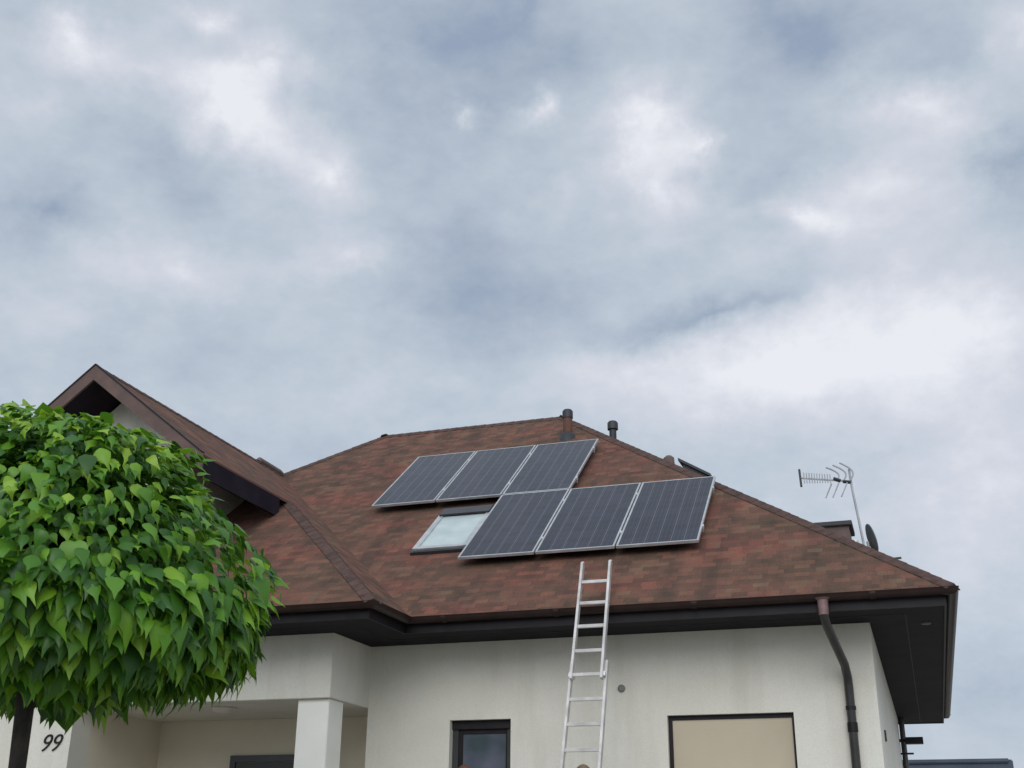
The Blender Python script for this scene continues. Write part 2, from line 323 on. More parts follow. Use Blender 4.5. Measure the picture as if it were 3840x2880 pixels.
# ------------------------------------------------------------------ house
TP = math.tan(.662)
ZE = 2.6237; DZ = .165; ZS = ZE-DZ; OV = .9137; OX = .89
XE, YF, HD = .4500, 12.6184, 5.7851
XL = XE - 2*HD - 3.3624; YB = YF + 2*HD
ZR = ZE + HD*TP; XR = XE-HD; XLR = XL+HD; YR = YF+HD
XV, YW = -5.53, 11.63                       # wing: right eave, front eave
HW = (XV-XL)/2; XG = XV-HW; ZG = ZE+HW*TP
YJ = YF+HW; YA = YW+HW
GX = 2.67; YGF = 12.05                       # gablet: half-drop from eave, front edge
house = empty('house', (-5, 17, GZ))
tag(house, 'cream plastered single-storey house with brown shingle hip roof carrying six solar panels', 'house')
roof = MB()
E_ = Vector((XE, YF, ZE)); Eb = Vector((XE, YB, ZE)); R_ = Vector((XR, YR, ZR)); L_ = Vector((XLR, YR, ZR)); Lb = Vector((XL, YB, ZE))
J_ = Vector((XG, YJ, ZG)); V_ = Vector((XV, YF, ZE)); FR = Vector((XV, YW, ZE)); FL = Vector((XL, YW, ZE)); A_ = Vector((XG, YA, ZG))
Hr = Vector((XV-GX, YW+GX, ZE+GX*TP)); Gr = Vector((XV-GX, YGF, ZE+GX*TP)); Gp = Vector((XG, YGF, ZG))
Hl = Vector((XL+GX, YW+GX, ZE+GX*TP)); Gl = Vector((XL+GX, YGF, ZE+GX*TP))
def roof_mesh(polys, name, parent, thick=.035):
    me = bpy.data.meshes.new(name); vs = []; fs = []; uvs = []
    for pl in polys:
        n = Vector((0, 0, 0))
        for i in range(len(pl)): n += (pl[i]).cross(pl[(i+1) % len(pl)])
        n.normalize()
        if n.z < 0: pl = pl[::-1]; n = -n
        h = Vector((0, 0, 1)).cross(n).normalized(); up = n.cross(h)
        o = len(vs); k = len(pl)
        vs += [tuple(p) for p in pl]; fs.append(tuple(range(o, o+k))); uvs.append([(p.dot(h), p.dot(up)) for p in pl])
        lo = [p-Vector((0, 0, thick)) for p in pl]
        vs += [tuple(p) for p in lo]; fs.append(tuple(range(o+k, o+2*k))[::-1]); uvs.append([(p.dot(h), p.dot(up)) for p in lo[::-1]])
        for i in range(k):
            j = (i+1) % k; fs.append((o+i, o+k+i, o+k+j, o+j)); uvs.append([(0, 0)]*4)
    me.from_pydata(vs, [], fs); me.materials.append(M['shingle'])
    l = me.uv_layers.new(name='UVMap'); q = 0
    for f, u in zip(fs, uvs):
        for c in u: l.data[q].uv = c; q += 1
    o = bpy.data.objects.new(name, me); C.objects.link(o); o.parent = parent
    return o
rf = local(roof_mesh([[E_, R_, L_, J_, V_], [E_, Eb, R_], [Eb, Lb, L_, R_], [Lb, FL, Hl, Gl, Gp, J_, L_], [V_, FR, Hr, Gr, Gp, J_], [FL, FR, Hr, Vector((XG, YA, ZG)), Hl]], 'roof', house), house)
# ridge and hip caps: overlapping bent pieces
def caps(a, b, na, nb_, mb, w=.11, step=.17):
    a, b = Vector(a), Vector(b); d = (b-a); L = d.length; d.normalize(); k = int(L/step)
    sa = (na - d*na.dot(d)); sb = (nb_ - d*nb_.dot(d))
    sa = Vector(sa).normalized(); sb = Vector(sb).normalized()
    for i in range(k):
        p0 = a+d*(i*L/k); p1 = a+d*((i+1)*L/k+.05)
        up = Vector((0, 0, 1)); j = rnd.uniform(0, .006)
        l0, l1 = .016+j*.5, .008+j*.5
        vs = []
        for p, l in ((p0, l0), (p1, l1)):
            for t in (0, -.014):
                vs += [p+sa*w+up*(l+t), p+up*(l+t+.008), p+sb*w+up*(l+t)]
        mb.add(vs, [(0, 1, 7, 6), (1, 2, 8, 7), (3, 9, 10, 4), (4, 10, 11, 5), (0, 3, 4, 1), (1, 4, 5, 2), (6, 7, 10, 9), (7, 8, 11, 10), (0, 6, 9, 3), (2, 5, 11, 8)])
dn = lambda x, y: Vector((x, y, -TP))
for ln in ((E_, R_, dn(0, -1), dn(1, 0)), (Eb, R_, dn(0, 1), dn(1, 0)), (R_, L_, dn(0, -1), dn(0, 1)), (J_, L_, dn(0, -1), dn(-1, 0)), (Lb, L_, dn(0, 1), dn(-1, 0)),
           (FR, Hr, dn(0, -1), dn(1, 0)), (FL, Hl, dn(0, -1), dn(-1, 0)), (Gp, J_, dn(-1, 0), dn(1, 0))):
    cm = MB(); caps(*ln, cm); co = cm.build('ridge_cap', M['cap'], rf)
    l = co.data.uv_layers.new(name='UVMap')
    for i, lp in enumerate(co.data.loops):
        v = co.data.vertices[lp.vertex_index].co; l.data[i].uv = (v.x+v.y*.7, v.z*1.3+v.y*.2)
# eave: gutter, fascia, soffit
path = [Eb, E_, V_, FR, FL, Lb]
def offs(pts, d, closed=True):
    out = []; n = len(pts)
    for i, p in enumerate(pts):
        a, b = pts[(i-1) % n], pts[(i+1) % n]
        d1 = (p-a); d1.z = 0; d1.normalize(); d2 = (b-p); d2.z = 0; d2.normalize()
        n1 = Vector((-d1.y, d1.x, 0)); n2 = Vector((-d2.y, d2.x, 0)); m = (n1+n2); m.normalize()
        out.append(p + m*(d/max(.3, m.dot(n1))))
    return out
def sweep(pts, prof, name, mat, closed_prof=False, smooth=True):
    mb = MB(); n = len(pts); rings = [[Vector((q.x, q.y, q.z+dz)) for q in offs(pts, do)] for (do, dz) in prof]
    k = len(prof); vs = [rings[j][i] for i in range(n) for j in range(k)]; fs = []
    for i in range(n):
        for j in range(k if closed_prof else k-1):
            a, b = i*k+j, i*k+(j+1) % k; c, d = ((i+1) % n)*k+(j+1) % k, ((i+1) % n)*k+j
            fs.append((a, b, c, d))
    mb.add(vs, fs); return mb.build(name, mat, house, smooth)
pg = [(-.062+.0, -.0)]
pg = [(-.028+.062*math.cos(a), -.022+.062*math.sin(a)) for a in [PI+i*PI/8 for i in range(9)]]
prof = pg + [(.042, -.012), (.034, -.012)] + [(-.028+.054*math.cos(a), -.022+.054*math.sin(a)) for a in [2*PI-i*PI/8 for i in range(9)]]
local(sweep(path, prof, 'gutter', M['gutter'], True), house)
local(sweep(path, [(-.092, -.045), (-.092, -DZ-.012), (-.115, -DZ-.012), (-.115, -.045)], 'fascia', M['dark'], True, False), house)
local(sweep(path, [(-.115, -DZ+.012), (-.115, -DZ), (-OV-.05, -DZ), (-OV-.05, -DZ+.012)], 'soffit', M['soffit'], True, False), house)
local(sweep(path, [(-.50, -DZ-.001), (-.50, -DZ-.003), (-.508, -DZ-.003), (-.508, -DZ-.001)], 'soffit_joint', M['dark'], True, False), house)
for gx_ in (-5.1, -3.75, -2.2, -.35):
    gj = MB(); gj.tube([(gx_-.03, YF+.028, ZE-.024), (gx_+.03, YF+.028, ZE-.024)], .066, 16)
    gj.v = [(a, b, min(c, ZE-.013)) for a, b, c in gj.v]; local(gj.build('gutter_joint', M['gutter'], house, True), house)
# gablet trim and walls
def verge(top, bot, y0, y1, drop, mb, over=.02):
    vs = []
    for y in (y0, y1):
        vs += [(top[0], y, top[1]+over), (bot[0], y, bot[1]+over), (bot[0], y, bot[1]-drop), (top[0], y, top[1]-drop)]
    mb.add(vs, [(0, 1, 2, 3), (7, 6, 5, 4), (0, 4, 5, 1), (3, 2, 6, 7), (1, 5, 6, 2), (0, 3, 7, 4)])
bb = noisy('brown_bargeboard', (.075, .045, .038), (.11, .065, .052), 5, .7)
gxr, gxl, gze = XV-GX, XL+GX, ZE+GX*TP
verge((XG, ZG), (gxr+.03, gze-.02), YGF-.035, YGF-.002, .20, (gt := MB()), .012); local(gt.build('bargeboard', bb, house), house)
verge((XG-.001, ZG), (gxl-.03, gze-.02), YGF-.035, YGF-.002, .20, (gt := MB()), .012); local(gt.build('bargeboard', bb, house), house)
gsm = noisy('violet_dark_soffit', (.014, .011, .016), (.021, .016, .023), 3, .8, spec=.1)
# sloping soffit under the gablet overhang, and level eave boxes along its sides
for sx, xe_ in ((1, gxr), (-1, gxl)):
    yb_ = YW+GX+.02
    vs = [(XG, YGF, ZG-.16), (xe_, YGF, gze-.16), (xe_, yb_-.35, gze-.16), (XG, yb_+.3, ZG-.16)]
    gs = MB(); gs.add(vs + [(a, b, c+.02) for a, b, c in vs], [(0, 1, 2, 3), (7, 6, 5, 4), (0, 4, 5, 1), (1, 5, 6, 2), (2, 6, 7, 3), (3, 7, 4, 0)])
    local(gs.build('gable_soffit', gsm, house), house)
ge = MB()
ge.box(gxr-.02, gxr+.015, YGF, YW+GX-.30, gze-.30, gze-.036); local(ge.build('gable_eave_board', gsm, house), house)
ge = MB(); ge.box(gxl-.015, gxl+.02, YGF, YW+GX-.15, gze-.20, gze-.036)
local(ge.build('gable_eave_board', M['dark'], house), house)
gw = MB(); wy = 12.75; gi = .85
vs = []
hz = (HW-GX-gi)*TP
for y in (wy, 15.6):
    vs += [(gxr-gi, y, gze-.9), (gxr-gi, y, gze+gi*TP-.2), (XG, y, ZG-.2), (gxl+gi, y, gze+gi*TP-.2), (gxl+gi, y, gze-.9)]
gw.add(vs, [(0, 1, 2, 3, 4), (9, 8, 7, 6, 5), (0, 5, 6, 1), (1, 6, 7, 2), (2, 7, 8, 3), (3, 8, 9, 4), (4, 9, 5, 0)])
local(gw.build('gable_wall', M['plaster'], house), house)

for gx_ in (gxr, gxl):
    de = MB(); sg = 1 if gx_ > XG else -1
    de.bar((XG, YGF-.02, ZG+.022), (gx_+sg*.02, YGF-.02, gze+.005), .05, .02, (0, 0, 1)); local(de.build('drip_edge', M['dark'], house), house)
# walls
WX, WY = -.44, YF+OV            # right wall face, front wall face
PX, PY = XV-OV+.01, 12.50        # wing right wall face, wing front face
def wall(x0, x1, z0, z1, y0, y1, holes, name='wall', rot=None):
    X = sorted({x0, x1, *[h[0] for h in holes], *[h[1] for h in holes]}); Z = sorted({z0, z1, *[h[2] for h in holes], *[h[3] for h in holes]})
    solid = {}
    for i in range(len(X)-1):
        for j in range(len(Z)-1):
            cx, cz = (X[i]+X[i+1])/2, (Z[j]+Z[j+1])/2
            solid[i, j] = not any(h[0] < cx < h[1] and h[2] < cz < h[3] for h in holes)
    mb = MB()
    q = lambda *p: mb.add(p, [(0, 1, 2, 3)])
    for (i, j), s in solid.items():
        if not s: continue
        a, b, c, d = X[i], X[i+1], Z[j], Z[j+1]
        q((a, y0, c), (b, y0, c), (b, y0, d), (a, y0, d)); q((a, y1, c), (a, y1, d), (b, y1, d), (b, y1, c))
        if not solid.get((i-1, j)): q((a, y0, c), (a, y0, d), (a, y1, d), (a, y1, c))
        if not solid.get((i+1, j)): q((b, y0, c), (b, y1, c), (b, y1, d), (b, y0, d))
        if not solid.get((i, j-1)): q((a, y0, c), (a, y1, c), (b, y1, c), (b, y0, c))
        if not solid.get((i, j+1)): q((a, y0, d), (b, y0, d), (b, y1, d), (a, y1, d))
    me = mb; o = me.build(name, M['plaster'], house)
    bm = bmesh.new(); bm.from_mesh(o.data); bmesh.ops.remove_doubles(bm, verts=bm.verts, dist=1e-5); bmesh.ops.recalc_face_normals(bm, faces=bm.faces); bm.to_mesh(o.data); bm.free()
    return local(o, house)
G0 = GZ-.3
W1 = (-5.35, -4.585, .35, 1.546); W2 = (-2.728, -1.331, -.1, 1.533)
wall(PX, WX, G0, ZS+.005, WY, WY+.36, [W1, W2])
wall(XL+OV, -9.93, G0, ZS+.005, PY, PY+.36, [])
for bx_ in ((WX-.36, WX, WY+.36, YB-OV), (XL+OV, WX-.36, YB-OV-.36, YB-OV), (XL+OV, XL+OV+.36, PY+.36, YB-OV-.36)):
    wb = MB(); wb.box(*bx_, G0, ZS+.005); local(wb.build('outer_wall', M['plaster'], house), house)
pw = MB()
pw.box(-9.93, PX+.2, 14.35, 14.6, G0, 1.72)           # back of the porch, pieces above and left of the door below
pb = pw
local(pb.build('porch_wall', M['porch'], house), house)
p2 = MB(); p2.box(-10.25, -9.93, PY+.36, 14.6, G0, ZS)
local(p2.build('porch_wall', M['porch'], house), house)
p2 = MB(); p2.box(PX, PX+.3, WY+.36, 14.35, G0, ZS)
local(p2.build('porch_wall', M['porch'], house), house)
bmx = MB(); bmx.box(-9.93, PX, PY, 14.35, 1.72, ZS+.005)
local(bmx.build('porch_beam', M['plaster'], house, bevel=.006), house)
cl = MB(); cl.box(-6.87, -6.47, 12.56, 12.93, G0, 1.718)
local(cl.build('column', M['column'], house, bevel=.008), house)
# porch lamp
lm = MB(); lm.tube([(-8.16, 13.05, 1.718), (-8.16, 13.05, 1.70), (-8.16, 13.05, 1.675), (-8.16, 13.05, 1.655)], [.15, .155, .13, .05], 24)
local(lm.build('ceiling_lamp', M['lamp'], house, True), house)
# front door
dz0, dz1 = GZ, 1.26
df = MB(); yb = 14.35
df.box(-8.78, -8.70, yb-.035, yb+.02, dz0, dz1); df.box(-7.40, -7.32, yb-.035, yb+.02, dz0, dz1); df.box(-8.70, -7.40, yb-.035, yb+.02, dz1-.08, dz1)
dr = MB(); dr.box(-8.69, -7.41, yb-.015, yb+.0, dz0, dz1-.085)
for k in range(3): dr.box(-8.45, -7.65, yb-.027, yb-.015, dz0+.25+k*.58, dz0+.7+k*.58)
door = local(dr.build('front_door', M['door'], house, bevel=.003), house)
local_f = df.build('door_frame', M['anthracite'], door); 
hd_ = MB(); hd_.tube([(-7.52, yb-.03, .15), (-7.52, yb-.07, .15), (-7.52, yb-.07, .45), (-7.52, yb-.03, .45)], .012, 8); hd_.build('door_handle', M['alu'], door, True)
# windows
def window(x0, x1, z0, z1, kind):
    fy = WY+.10
    fr = MB(); t = .075
    fr.box(x0, x0+t, fy, fy+.07, z0, z1); fr.box(x1-t, x1, fy, fy+.07, z0, z1); fr.box(x0+t, x1-t, fy, fy+.07, z1-t, z1); fr.box(x0+t, x1-t, fy, fy+.07, z0, z0+t)
    if kind == 'glass':
        f = local(fr.build('window', M['anthracite'], house, bevel=.004), house)
        box = MB(); box.box(x0+.004, x1-.004, fy-.03, fy-.002, z1-.10, z1-.003); box.build('shutter_box', M['dark'], f)
        sa = MB(); i = t+.002; s = .05
        sa.box(x0+i, x0+i+s, fy+.012, fy+.055, z0+i, z1-.10); sa.box(x1-i-s*.4, x1-i, fy+.012, fy+.055, z0+i, z1-.10); sa.box(x0+i+s, x1-i-s*.4, fy+.012, fy+.055, z1-.10-s, z1-.10); 
        sa.build('sash', M['dark'], f, bevel=.003)
        pn = MB(); pn.box(x0+i+s-.01, x1-i-s*.4+.01, fy+.03, fy+.045, z0+t, z1-.10-s+.01); pn.build('pane', M['glass'], f)
    else:
        f = local(fr.build('window', noisy('brown_frame', (.05, .037, .027), (.075, .055, .04), 5, .5), house, bevel=.004), house)
        sh = MB(); n = 30; h = (z1-.05-z0)/n
        for k in range(n):
            za = z0+k*h; sh.box(x0+.045, x1-.03, fy-.024, fy-.004, za, za+h)
        sh.box(x0+.045, x1-.03, fy-.016, fy-.006, z0, z1-.05)
        sh.build('roller_shutter', M['shutter'], f, bevel=.0008)
        for ga, gb in ((x0+.001, x0+.044), (x1-.029, x1-.001)): gr = MB(); gr.box(ga, gb, fy-.04, fy-.001, z0, z1-.002); gr.build('guide_rail', M['dark'], f)
        hd = MB(); hd.box(x0+.044, x1-.029, fy-.036, fy-.003, z1-.049, z1-.002); hd.build('shutter_box', M['dark'], f)
    si = MB(); si.box(x0-.03, x1+.03, WY-.04, fy-.001, z0-.03, z0-.001); si.build('sill', M['alu'], f)
    return f
window(*W1, 'glass'); window(*W2, 'shutter')
# round wall vent
wv_ = MB(); wv_.tube([(-3.243, WY+.004, 1.847), (-3.243, WY-.02, 1.847), (-3.243, WY-.03, 1.847)], [.042, .042, .03], 16); local(wv_.build('wall_vent', noisy('grey_vent', (.11, .11, .10), (.16, .16, .15), 6, .6), house, True), house)
m_ = MB(); m_.tube([(.146, 13.72, ZS-.001), (.146, 13.72, ZS-.012), (.146, 13.72, ZS-.016)], [.055, .05, .03], 18); local(m_.build('soffit_vent', noisy('grey_plastic', (.07, .07, .075), (.10, .10, .105), 8, .6), house, True), house)
m_ = MB(); m_.box(WX-.01, WX+.02, 14.64, 14.74, 1.31, 1.43); local(m_.build('junction_box', M['vent'], house, bevel=.004), house)
# downpipe
dp = MB()
dp.tube([(-.855, YF+.0, ZE-.07), (-.855, YF+.0, ZE-.21), (-.853, YF+.015, ZE-.245), (-.84, YF+.10, ZE-.33), (-.735, WY-.20, 1.99), (-.722, WY-.09, 1.87), (-.720, WY-.065, 1.78), (-.720, WY-.062, GZ)], .047, 14)
dpo = local(dp.build('downpipe', M['pipe'], house, True), house)
of = MB(); of.tube([(-.855, YF, ZE-.055), (-.855, YF, ZE-.075), (-.855, YF, ZE-.23)], [.085, .056, .052], 14)
of.build('pipe_outlet', noisy('rusty_outlet', (.13, .075, .075), (.19, .11, .105), 12, .5), dpo, True)
for z in (1.55, .2):
    br = MB(); br.tube([(-.72, WY-.062, z-.02), (-.72, WY-.062, z+.02)], .056, 14); br.box(-.735, -.705, WY-.03, WY+.002, z-.012, z+.012); br.build('pipe_bracket', M['dark'], dpo, True)
br = MB(); br.tube([(-.72, WY-.062, 1.30), (-.72, WY-.062, 1.40)], .055, 14); br.build('pipe_collar', M['dark'], dpo, True)
d2 = MB(); d2.tube([(WX+.06, YB-OV-.15, ZS), (WX+.06, YB-OV-.15, 1.8), (WX+.06, YB-OV-.15, GZ)], .048, 10)
local(d2.build('downpipe', M['pipe'], house, True), house)
fl = MB(); fl.bar((WX, 22.6, 2.02), (WX+.34, 22.6, 2.02), .09, .05); fl.box(WX+.10, WX+.40, 22.5, 22.7, 1.96, 2.07); local(fl.build('wall_light', M['dark'], house, bevel=.004), house)
fl = MB(); fl.bar((WX, 22.6, 1.80), (WX+.22, 22.6, 1.80), .05, .03); local(fl.build('wall_bracket', M['dark'], house, bevel=.004), house)
# house number on the porch wall
fc = bpy.data.curves.new('house_number', 'FONT'); fc.body = '99'; fc.size = .30; fc.shear = .35; fc.extrude = .008; fc.align_x = 'CENTER'; fc.align_y = 'CENTER'; fc.offset = -.004
fo = bpy.data.objects.new('house_number', fc); C.objects.link(fo); fo.data.materials.append(M['dark']); fo.parent = house
fo.matrix_parent_inverse = Matrix.Translation(house.location).inverted()
fo.location = (-10.22, PY-.012, 1.28); fo.rotation_euler = (PI/2, 0, 0)
bpy.context.view_layer.update()
fm = bpy.data.meshes.new_from_object(fo.evaluated_get(bpy.context.evaluated_depsgraph_get()))
bpy.data.objects.remove(fo)
fo = bpy.data.objects.new('house_number', fm); C.objects.link(fo); fo.parent = house
fm.transform(Matrix.Translation((-10.22, PY-.012, 1.28)) @ Matrix.Rotation(PI/2, 4, 'X')); local(fo, house)
m_ = MB(); m_.tube([(XG, 16.30, ZG-.01), (XG, 16.34, ZG+.035), (XG, 17.02, ZG+.03), (XG, 17.3, ZG-.05)], .055, 10); m_.build('ridge_roll', M['chim'], rf, True)
# chimney and vents
rz = lambda x: ZE+(XE-x)*TP
ch = MB(); ch.box(-1.27, -.70, 17.02, 17.62, 3.3, 4.485); cho = local(ch.build('chimney', M['chim'], rf), house)
cp = MB(); cp.box(-1.31, -.65, 16.97, 17.68, 4.485, 4.55); local(cp.build('chimney_cap', M['vent'], rf, bevel=.008), house)
def vent_pipe(x, y, z0, z1, r, cr_, body):
    a = MB(); a.tube([(x, y, z0-.2), (x, y, z1-.12)], r, 16); o = local(a.build('vent_pipe', body, rf, True), house)
    b = MB(); b.tube([(x, y, z1-.10), (x, y, z1-.145), (x, y, z1-.03), (x, y, z1)], [r*1.1, cr_, cr_, cr_*.75], 18); local(b.build('vent_cap', M['vent'], rf, True), house)
vent_pipe(-4.99, 17.5, 6.42, 6.90, .075, .088, noisy('brown_pipe_sleeve', (.10, .056, .043), (.14, .075, .056), 9, .9, spec=.1))
c = MB(); c.tube([(-4.99, 17.5, 6.30), (-4.99, 17.49, 6.46), (-4.99, 17.49, 6.50)], [.16, .12, .07], 18); local(c.build('vent_flashing', M['vent'], rf, True), house)
vent_pipe(-4.50, 18.6, 6.4, 7.03, .062, .092, M['vent'])
# roof windows
def on_front(u, v, h):      # metres along the eave (x), up the slope, off the surface
    return Vector((u, YF+v*math.cos(.662)-h*math.sin(.662), ZE+v*math.sin(.662)+h*math.cos(.662)))
def slab(mb, u0, u1, v0, v1, h0, h1, f=on_front):
    vs = [f(u, v, h) for h in (h0, h1) for v in (v0, v1) for u in (u0, u1)]
    return mb.add(vs, [(0, 2, 3, 1), (4, 5, 7, 6), (0, 1, 5, 4), (2, 6, 7, 3), (0, 4, 6, 2), (1, 3, 7, 5)])
u0, u1, v0, v1 = -6.15, -5.36, 1.83, 3.12
rw = MB(); t = .075
slab(rw, u0, u0+t, v0, v1, -.02, .075); slab(rw, u1-t, u1, v0, v1, -.02, .075); slab(rw, u0+t, u1-t, v0, v0+t, -.02, .07); slab(rw, u0+t, u1-t, v1-t, v1, -.02, .07)
rwo = local(rw.build('roof_window', M['frame_alu'], house), house)
for nm_, a_ in (('flashing', (u0-.02, u1+.04, v0-.055, v0-.002, -.01, .045)), ('hood', (u0+.02, u1-.02, v1-.20, v1+.03, .077, .10)), ('flashing', (u0-.025, u0-.002, v0, v1+.04, -.01, .03)), ('flashing', (u0, u1, v1+.032, v1+.10, -.01, .05))):
    rd = MB(); slab(rd, *a_); rd.build(nm_, M['anthracite'], rwo, bevel=.003)
rp_ = MB(); slab(rp_, u0+t-.01, u1-t+.01, v0+t-.01, v1-t, .03, .055); rp_.build('pane', M['sky_sheen'], rwo)
hatch = MB()
hatch.add([(-2.96, 16.2, 5.42), (-2.50, 16.2, 5.14), (-2.50, 17.0, 5.16), (-2.96, 17.0, 5.44), (-2.96, 16.2, 5.46), (-2.50, 16.2, 5.18), (-2.50, 17.0, 5.20), (-2.96, 17.0, 5.48)], [(0, 3, 2, 1), (4, 5, 6, 7), (0, 1, 5, 4), (1, 2, 6, 5), (2, 3, 7, 6), (3, 0, 4, 7)])
hatch.add([(-2.90, 16.25, 5.10), (-2.56, 16.25, 4.85), (-2.56, 16.95, 4.85), (-2.90, 16.95, 5.10), (-2.90, 16.25, 5.385), (-2.56, 16.25, 5.175), (-2.56, 16.95, 5.175), (-2.90, 16.95, 5.385)], [(0, 3, 2, 1), (4, 5, 6, 7), (0, 1, 5, 4), (1, 2, 6, 5), (2, 3, 7, 6), (3, 0, 4, 7)])
local(hatch.build('roof_hatch', M['vent'], rf), house)
bmp = MB(); bmp.tube([(-3.14, 16.45, 5.35), (-3.14, 16.45, 5.55), (-3.14, 16.45, 5.585)], [.09, .08, .04], 14); local(bmp.build('vent_cap', M['chim'], rf, True), house)
cb = MB(); cb.bar((-.16, 14.2, 3.22), (-.09, 14.2, 3.31), .02, .02); cb.bar((-.15, 14.2, 3.305), (-.03, 14.2, 3.31), .03, .02); local(cb.build('cable_clip', M['vent'], rf), house)

# ------------------------------------------------------------------ solar panels
PU0, PV0, PH, PG = -5.3127, 1.2738, 2.10, .02
def panel_master():
    root = empty('solar_panel')
    f = MB(); w, h, t, fw = 1.0, PH, .035, .024
    def b(x0, x1, y0, y1, z0, z1): f.box(x0, x1, y0, y1, z0, z1)
    b(0, fw, 0, h, 0, t); b(w-fw, w, 0, h, 0, t); b(fw, w-fw, 0, fw, 0, t); b(fw, w-fw, h-fw, h, 0, t)
    f.build('frame', M['frame_alu'], root, bevel=.0015)
    me = bpy.data.meshes.new('cell_surface'); x0, x1, y0, y1, z0, z1 = fw-.002, w-fw+.002, fw-.002, h-fw+.002, .022, .031
    vs = [(x, y, z) for z in (z0, z1) for y in (y0, y1) for x in (x0, x1)]
    fs = [(4, 5, 7, 6), (0, 2, 3, 1), (0, 1, 5, 4), (2, 6, 7, 3), (0, 4, 6, 2), (1, 3, 7, 5)]
    me.from_pydata(vs, [], fs); me.materials.append(M['cells']); l = me.uv_layers.new(name='UVMap')
    k = 0
    for fc_ in fs:
        for i in fc_:
            x, y, z = vs[i]; l.data[k].uv = ((x-x0)/(x1-x0), (y-y0)/(y1-y0)); k += 1
    o = bpy.data.objects.new('cell_surface', me); C.objects.link(o); o.parent = root
    for yy in (.42, 1.68):
        r = MB(); r.box(-.01, 1.01, yy-.02, yy+.02, -.04, -.001); r.build('mounting_rail', M['alu'], root)
        for xx in (.2, .8): r = MB(); r.box(xx-.02, xx+.02, yy-.03, yy+.03, -.150, -.0405); r.build('roof_bracket', M['alu'], root)
        c = MB(); c.box(1.001, 1.019, yy-.03, yy+.03, -.001, .040); c.build('clamp', M['alu'], root)
    return root
master = panel_master()
rotm = Matrix.Rotation(.662, 4, 'X')
slots = []
names_low = ['left solar panel of the lower row, beside the roof window', 'middle solar panel of the lower row, directly above the ladder', 'right solar panel of the lower row, nearest the right hip of the roof']
names_up = ['left solar panel of the upper row, farthest from the vent pipes', 'middle solar panel of the upper row, above the roof window', 'right solar panel of the upper row, just below the ridge vent pipe']
for i in range(3): slots.append((PU0+i*(1+PG), PV0, names_low[i]))
for i in range(3): slots.append((PU0+(i-2)*(1+PG), PV0+PH+PG, names_up[i]))
for k, (uu, vv, lab) in enumerate(slots):
    if k == 0: o = master
    else:
        o = master.copy(); C.objects.link(o)
        for chd in list(master.children):
            c_ = chd.copy(); C.objects.link(c_); c_.parent = o
    h = .112
    o.matrix_world = Matrix.Translation(on_front(uu, vv, h)) @ rotm @ Matrix.Rotation(rnd.uniform(-.003, .003), 4, 'Z')
    tag(o, lab, 'solar panel', 'solar panels mounted on the roof')

# ------------------------------------------------------------------ ladder
LEAN = .29
def lad(z): return YF-.115+LEAN*(z-2.66)
lb = empty('extension_ladder', (-3.35, lad(GZ), gz(-3.35, lad(GZ))))
tag(lb, 'aluminium extension ladder leaning on the gutter, its top on the shingles', 'ladder')
def lpt(x, z, off=0): return Vector((x, lad(z)-off, z))
zt, zb = 3.115, gz(-3.35, lad(GZ))
xl_ = lambda z: -3.455-.028*(2.64-z)
xr_ = lambda z: -3.130-.020*(2.64-z)
for side, fx in (('l', xl_), ('r', xr_)):
    m_ = MB(); m_.bar(lpt(fx(1.78), 1.78), lpt(fx(zt), zt), .028, .07, (0, -1, .3)); local(m_.build('rail', M['ladder'], lb, bevel=.003), lb)
    sgn = -1 if side == 'l' else 1
    m_ = MB(); m_.bar(lpt(fx(zb)+sgn*.028, zb, -.075), lpt(fx(1.98)+sgn*.028, 1.98, -.075), .028, .07, (0, -1, .3)); local(m_.build('rail', M['ladder'], lb, bevel=.003), lb)
    m_ = MB(); m_.tube([lpt(fx(zt), zt), lpt(fx(zt), zt+.015)], .018, 8); local(m_.build('end_cap', M['ladder'], lb), lb)
    m_ = MB(); p = lpt(fx(zb)+sgn*.028, zb, -.075); m_.box(p.x-.03, p.x+.03, p.y-.06, p.y+.06, p.z-.0, p.z+.04); local(m_.build('foot', M['vent'], lb, bevel=.006), lb)
    m_ = MB(); m_.bar(lpt(fx(1.80)+sgn*.010, 1.80, -.04), lpt(fx(1.85)+sgn*.010, 1.85, -.04), .05, .09, (0, -1, .3)); local(m_.build('guide_bracket', M['alu'], lb, bevel=.003), lb)
for z in (2.884, 2.634, 2.367, 2.091, 1.83):
    m_ = MB(); m_.bar(lpt(xl_(z), z), lpt(xr_(z), z), .036, .040, (0, -1, .0)); local(m_.build('rung', M['ladder'], lb, bevel=.004), lb)
z = 1.577
while z > zb+.1:
    m_ = MB(); m_.bar(lpt(xl_(z)-.028, z, -.075), lpt(xr_(z)+.028, z, -.075), .036, .042, (0, -1, .0)); local(m_.build('rung', M['ladder'], lb, bevel=.004), lb)
    z -= .262

